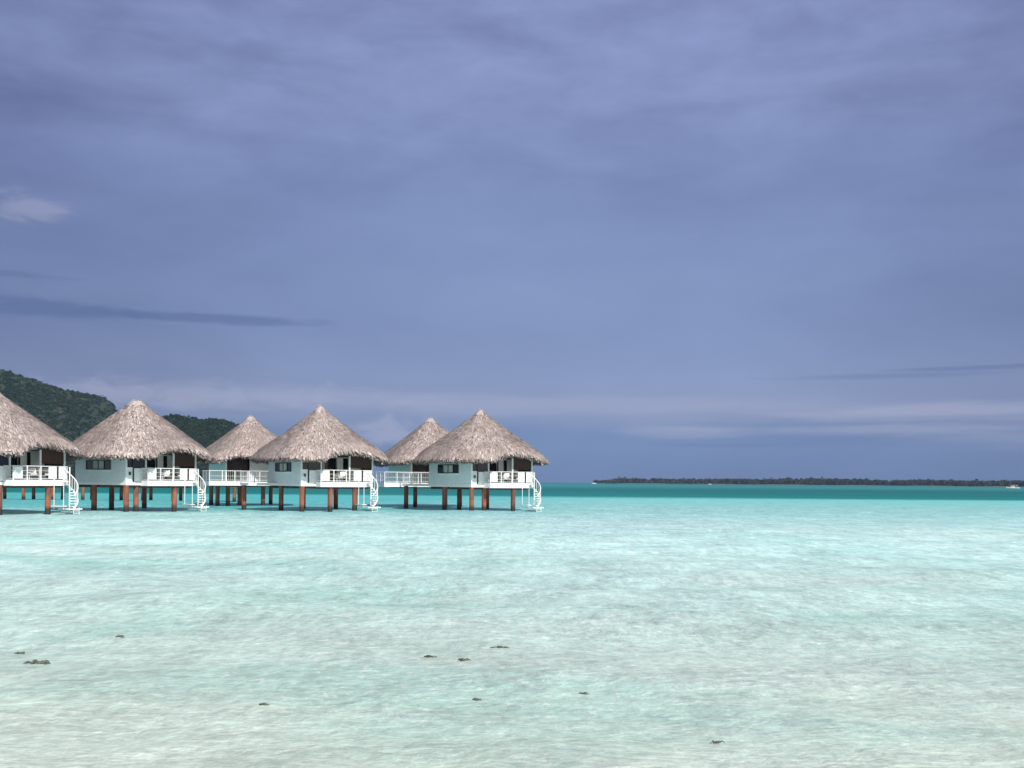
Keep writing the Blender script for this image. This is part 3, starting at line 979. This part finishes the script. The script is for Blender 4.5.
# porch furniture: armchairs and a low table stand on each balcony
def armchair_parts(root):
    f = MB()
    for sx in (-.28, .28):
        for sy in (-.26, .26): pass
    for sx in (-.30, .30):
        for sy in (-.27, .27):
            MB().tube([(sx, sy, 0), (sx * .97, sy, .60 if sy < 0 else .62)], .024, 6).build('leg', M['rattan'], root)
        f.tube([(sx, -.30, .60), (sx, .0, .64), (sx, .30, .62)], .028, 6)
    f.box(-.29, .29, -.27, .27, .33, .37)
    f.build('frame', M['rattan'], root)
    T = Matrix.Translation((0, .27, .38)) @ Matrix.Rotation(R(-14), 4, 'X')
    MB().box(-.29, .29, 0, .035, 0, .58, T).build('backrest', M['rattan'], root, bevel=.015)
    MB().box(-.27, .27, -.28, .24, .372, .47).build('seat_cushion', M['cushion'], root, bevel=.03)
    MB().box(-.25, .25, -.10, -.003, .10, .50, T).build('back_cushion', M['cushion'], root, bevel=.03)


def table_parts(root):
    MB().tube([(0, 0, .50), (0, 0, .54)], .36, 24).build('tabletop', M['white'], root)
    for k_ in range(3):
        a = k_ * 2 * PI / 3
        MB().tube([(.10 * math.cos(a), .10 * math.sin(a), .50), (.28 * math.cos(a), .28 * math.sin(a), 0)], .02, 6).build('leg', M['metal'], root)


def copy_thing(root, loc, rz, label):
    r = root.copy(); COL.objects.link(r); r.location = loc; r.rotation_euler = (0, 0, rz); r['label'] = label
    for ch in list(root.children):
        c = ch.copy(); COL.objects.link(c); c.parent = r
    return r


chair0 = table0 = None
for bung, who in ((B_right, 'rightmost bungalow'), (B_mid, 'tall middle bungalow'), (B_left, 'blunt-topped bungalow'), (B_edge, 'bungalow at the left edge')):
    Mx = Matrix.Translation(bung.location) @ Matrix.Rotation(bung.rotation_euler.z, 4, 'Z')
    rz = bung.rotation_euler.z
    for k_, (x_, y_, ang, say) in enumerate(((-.95, -3.1, 60, 'left-hand'), (.45, -3.2, -35, 'middle'), (2.1, -2.7, -15, 'right-hand'))):
        loc = Mx @ Vector((x_, y_, DECK + .002))
        lab = f'{say} rattan armchair with white cushions on the porch of the {who}'
        if chair0 is None:
            chair0 = thing('armchair', lab, 'armchair', loc, rz + R(ang), 'rattan armchairs on the porches'); armchair_parts(chair0)
        else: copy_thing(chair0, loc, rz + R(ang), lab)
    loc = Mx @ Vector((-.25, -3.6, DECK + .002))
    lab = f'small round white table among the armchairs of the {who}'
    if table0 is None:
        table0 = thing('side_table', lab, 'table', loc, rz, 'round porch tables'); table_parts(table0)
    else: copy_thing(table0, loc, rz, lab)


# walkway on piles behind the left bungalows
wk = thing('walkway', 'long boardwalk on red piles, glimpsed beneath the left bungalows', 'walkway', (-52, 116, 0), R(-6))
MB().box(-30, 22, -1.2, 1.2, 2.1, 2.22).build('deck', M['deckwood'], wk)
MB().box(-30, 22, -1.28, -1.203, 1.9, 2.24).build('deck_rim', M['redbeam'], wk)
for i in range(15):
    x_ = -29.5 + i * 3.6
    piling(wk, x_, -1.0, 1.9, .19); 
    piling(wk, x_, 1.0, 2.1, .19)

# ------------------------------------------------------------------ boats
def hull(mb, L_, B_, H_, sheer=.35):
    n = 14; rings = []
    for i in range(n + 1):
        t = i / n; x_ = -L_ / 2 + L_ * t
        wv = B_ / 2 * (1 - max(0, (t - .45) / .55) ** 2.2) * (.88 + .12 * min(1, t * 4))
        zt = H_ * (1 + sheer * t * t)
        zb = -.25 + .5 * max(0, (t - .7) / .3) ** 2 * H_
        rings.append([(x_, -wv, zt), (x_, -wv * .82, zb + (zt - zb) * .35), (x_, 0, zb), (x_, wv * .82, zb + (zt - zb) * .35), (x_, wv, zt)])
    o = len(mb.v); mb.v += [q for r_ in rings for q in r_]
    for i in range(n):
        for j in range(4):
            a = o + i * 5 + j; mb.f.append((a, a + 5, a + 6, a + 1))
        mb.f.append((o + i * 5, o + i * 5 + 4, o + i * 5 + 9, o + i * 5 + 5))
    mb.f.append(tuple(o + j for j in range(5)))


def motor_boat(name, label, px, dist, L_, rz, cabin=True):
    c = at(px, dist)
    b = thing(name, label, 'boat', (c.x, c.y, 0), rz, 'small white boats on the lagoon')
    mb = MB(); hull(mb, L_, L_ * .30, L_ * .10); mb.build('hull', M['white'], b)
    if cabin:
        h0 = L_ * .10 + .05
        MB().box(-L_ * .12, L_ * .18, -L_ * .10, L_ * .10, h0, h0 + L_ * .10).build('cabin', M['white'], b)
        MB().box(-L_ * .10, L_ * .184, -L_ * .103, L_ * .103, h0 + L_ * .05, h0 + L_ * .085).build('window', M['glass'], b)
        MB().box(-L_ * .34, L_ * .20, -L_ * .13, L_ * .13, h0 + L_ * .155, h0 + L_ * .17).build('canopy', M['white'], b)
        for sx in (-.32, .0):
            for sy in (-.12, .12): MB().tube([(sx * L_, sy * L_, h0 - .2), (sx * L_, sy * L_, h0 + L_ * .155)], .05, 5).build('canopy_post', M['metal'], b)
        MB().box(-L_ * .53, -L_ * .46, -.25, .25, .2, L_ * .13).build('outboard_motor', M['lampblack'], b)
    return b


motor_boat('motor_boat', 'white motor boat with canopy moored before the island at the right edge', 1013, 880, 11, R(165))
motor_boat('motor_boat', 'small white boat off the left tip of the far island', 594, 1700, 8, R(8))
motor_boat('motor_boat', 'tiny white boat close to the far island shore, left of its middle', 710, 2250, 7.5, R(0))

# ------------------------------------------------------------------ scraps of dark seaweed afloat in the shallows
M['coral'] = paint('wet_seaweed', (.03, .04, .028), (.10, .11, .075), 25, .6)
rq = random.Random(77)
WEED = [(40, 661, .20, 'largest dark seaweed scrap in the shallows near the left edge'), (22, 648, .10, 'small dark seaweed scrap just beyond the largest one at the left edge'),
         (122, 636, .12, 'farthest small dark seaweed scrap on the left side'), (431, 656, .12, 'dark seaweed scrap left of its close neighbour in the middle shallows'),
         (466, 660, .14, 'larger dark seaweed scrap of the close pair in the middle shallows'), (500, 648, .13, 'dark seaweed scrap right of and beyond the close pair in the middle shallows'),
         (266, 706, .08, 'lone small dark seaweed scrap in the near water, left of middle'), (478, 697, .08, 'small dark seaweed scrap in the near water, in front of the close pair'),
         (586, 692, .07, 'tiny dark seaweed scrap in the near water, right of middle'), (720, 742, .08, 'nearest small dark seaweed scrap, low in the view towards the right')]
for i, (px, py_, w_, lab) in enumerate(WEED):
    w_ *= .75
    yh = 481.8 + (px - 512) * .0079
    dd = CAM_H * 1000 / (py_ - yh)
    c = at(px, dd)
    iy = min(range(ny), key=lambda q: abs(ypos[q] - c.y)); ix = min(range(nx), key=lambda q: abs(xpos[q] - c.x))
    zw = float(H[max(0, iy - 2):iy + 3, max(0, ix - 2):ix + 3].mean())
    mb = MB()
    for k in range(16):
        bx, by = rq.gauss(0, w_ * .55), rq.gauss(0, w_ * .35)
        a = rq.gauss(0, .6); L_ = w_ * rq.uniform(.35, .9); wd = w_ * rq.uniform(.07, .14)
        pts = [(bx + L_ * (t - .5) * math.cos(a), by + L_ * (t - .5) * math.sin(a) + .15 * L_ * math.sin(3 * t + k), .012 * math.sin(PI * t) + rq.uniform(-.004, .008)) for t in (0, .3, .6, 1)]
        mb.tube(pts, [wd * .4, wd, wd * .9, wd * .3], 5)
    o = mb.build('seaweed_scrap', M['coral'])
    o.location = (c.x, c.y, zw); o.rotation_euler = (0, 0, rq.uniform(-.3, .3))
    tag(o, lab, 'seaweed', 'seaweed scraps afloat in the near shallows')

# ------------------------------------------------------------------ the humid air over the lagoon
hz = MB().box(-FAR - 60, FAR + 60, -70, FAR + 60, -4.5, 260).build('haze', bpy.data.materials.new('humid_air'))
hm = hz.data.materials[0]; hm.use_nodes = True; hm.node_tree.nodes.clear()
ho = hm.node_tree.nodes.new('ShaderNodeOutputMaterial'); pv = hm.node_tree.nodes.new('ShaderNodeVolumePrincipled')
pv.inputs['Color'].default_value = (.45, .62, .95, 1); pv.inputs['Density'].default_value = .00005
hm.node_tree.links.new(pv.outputs[0], ho.inputs['Volume'])
tag(hz, 'thin humid haze over the lagoon', None, kind='stuff')
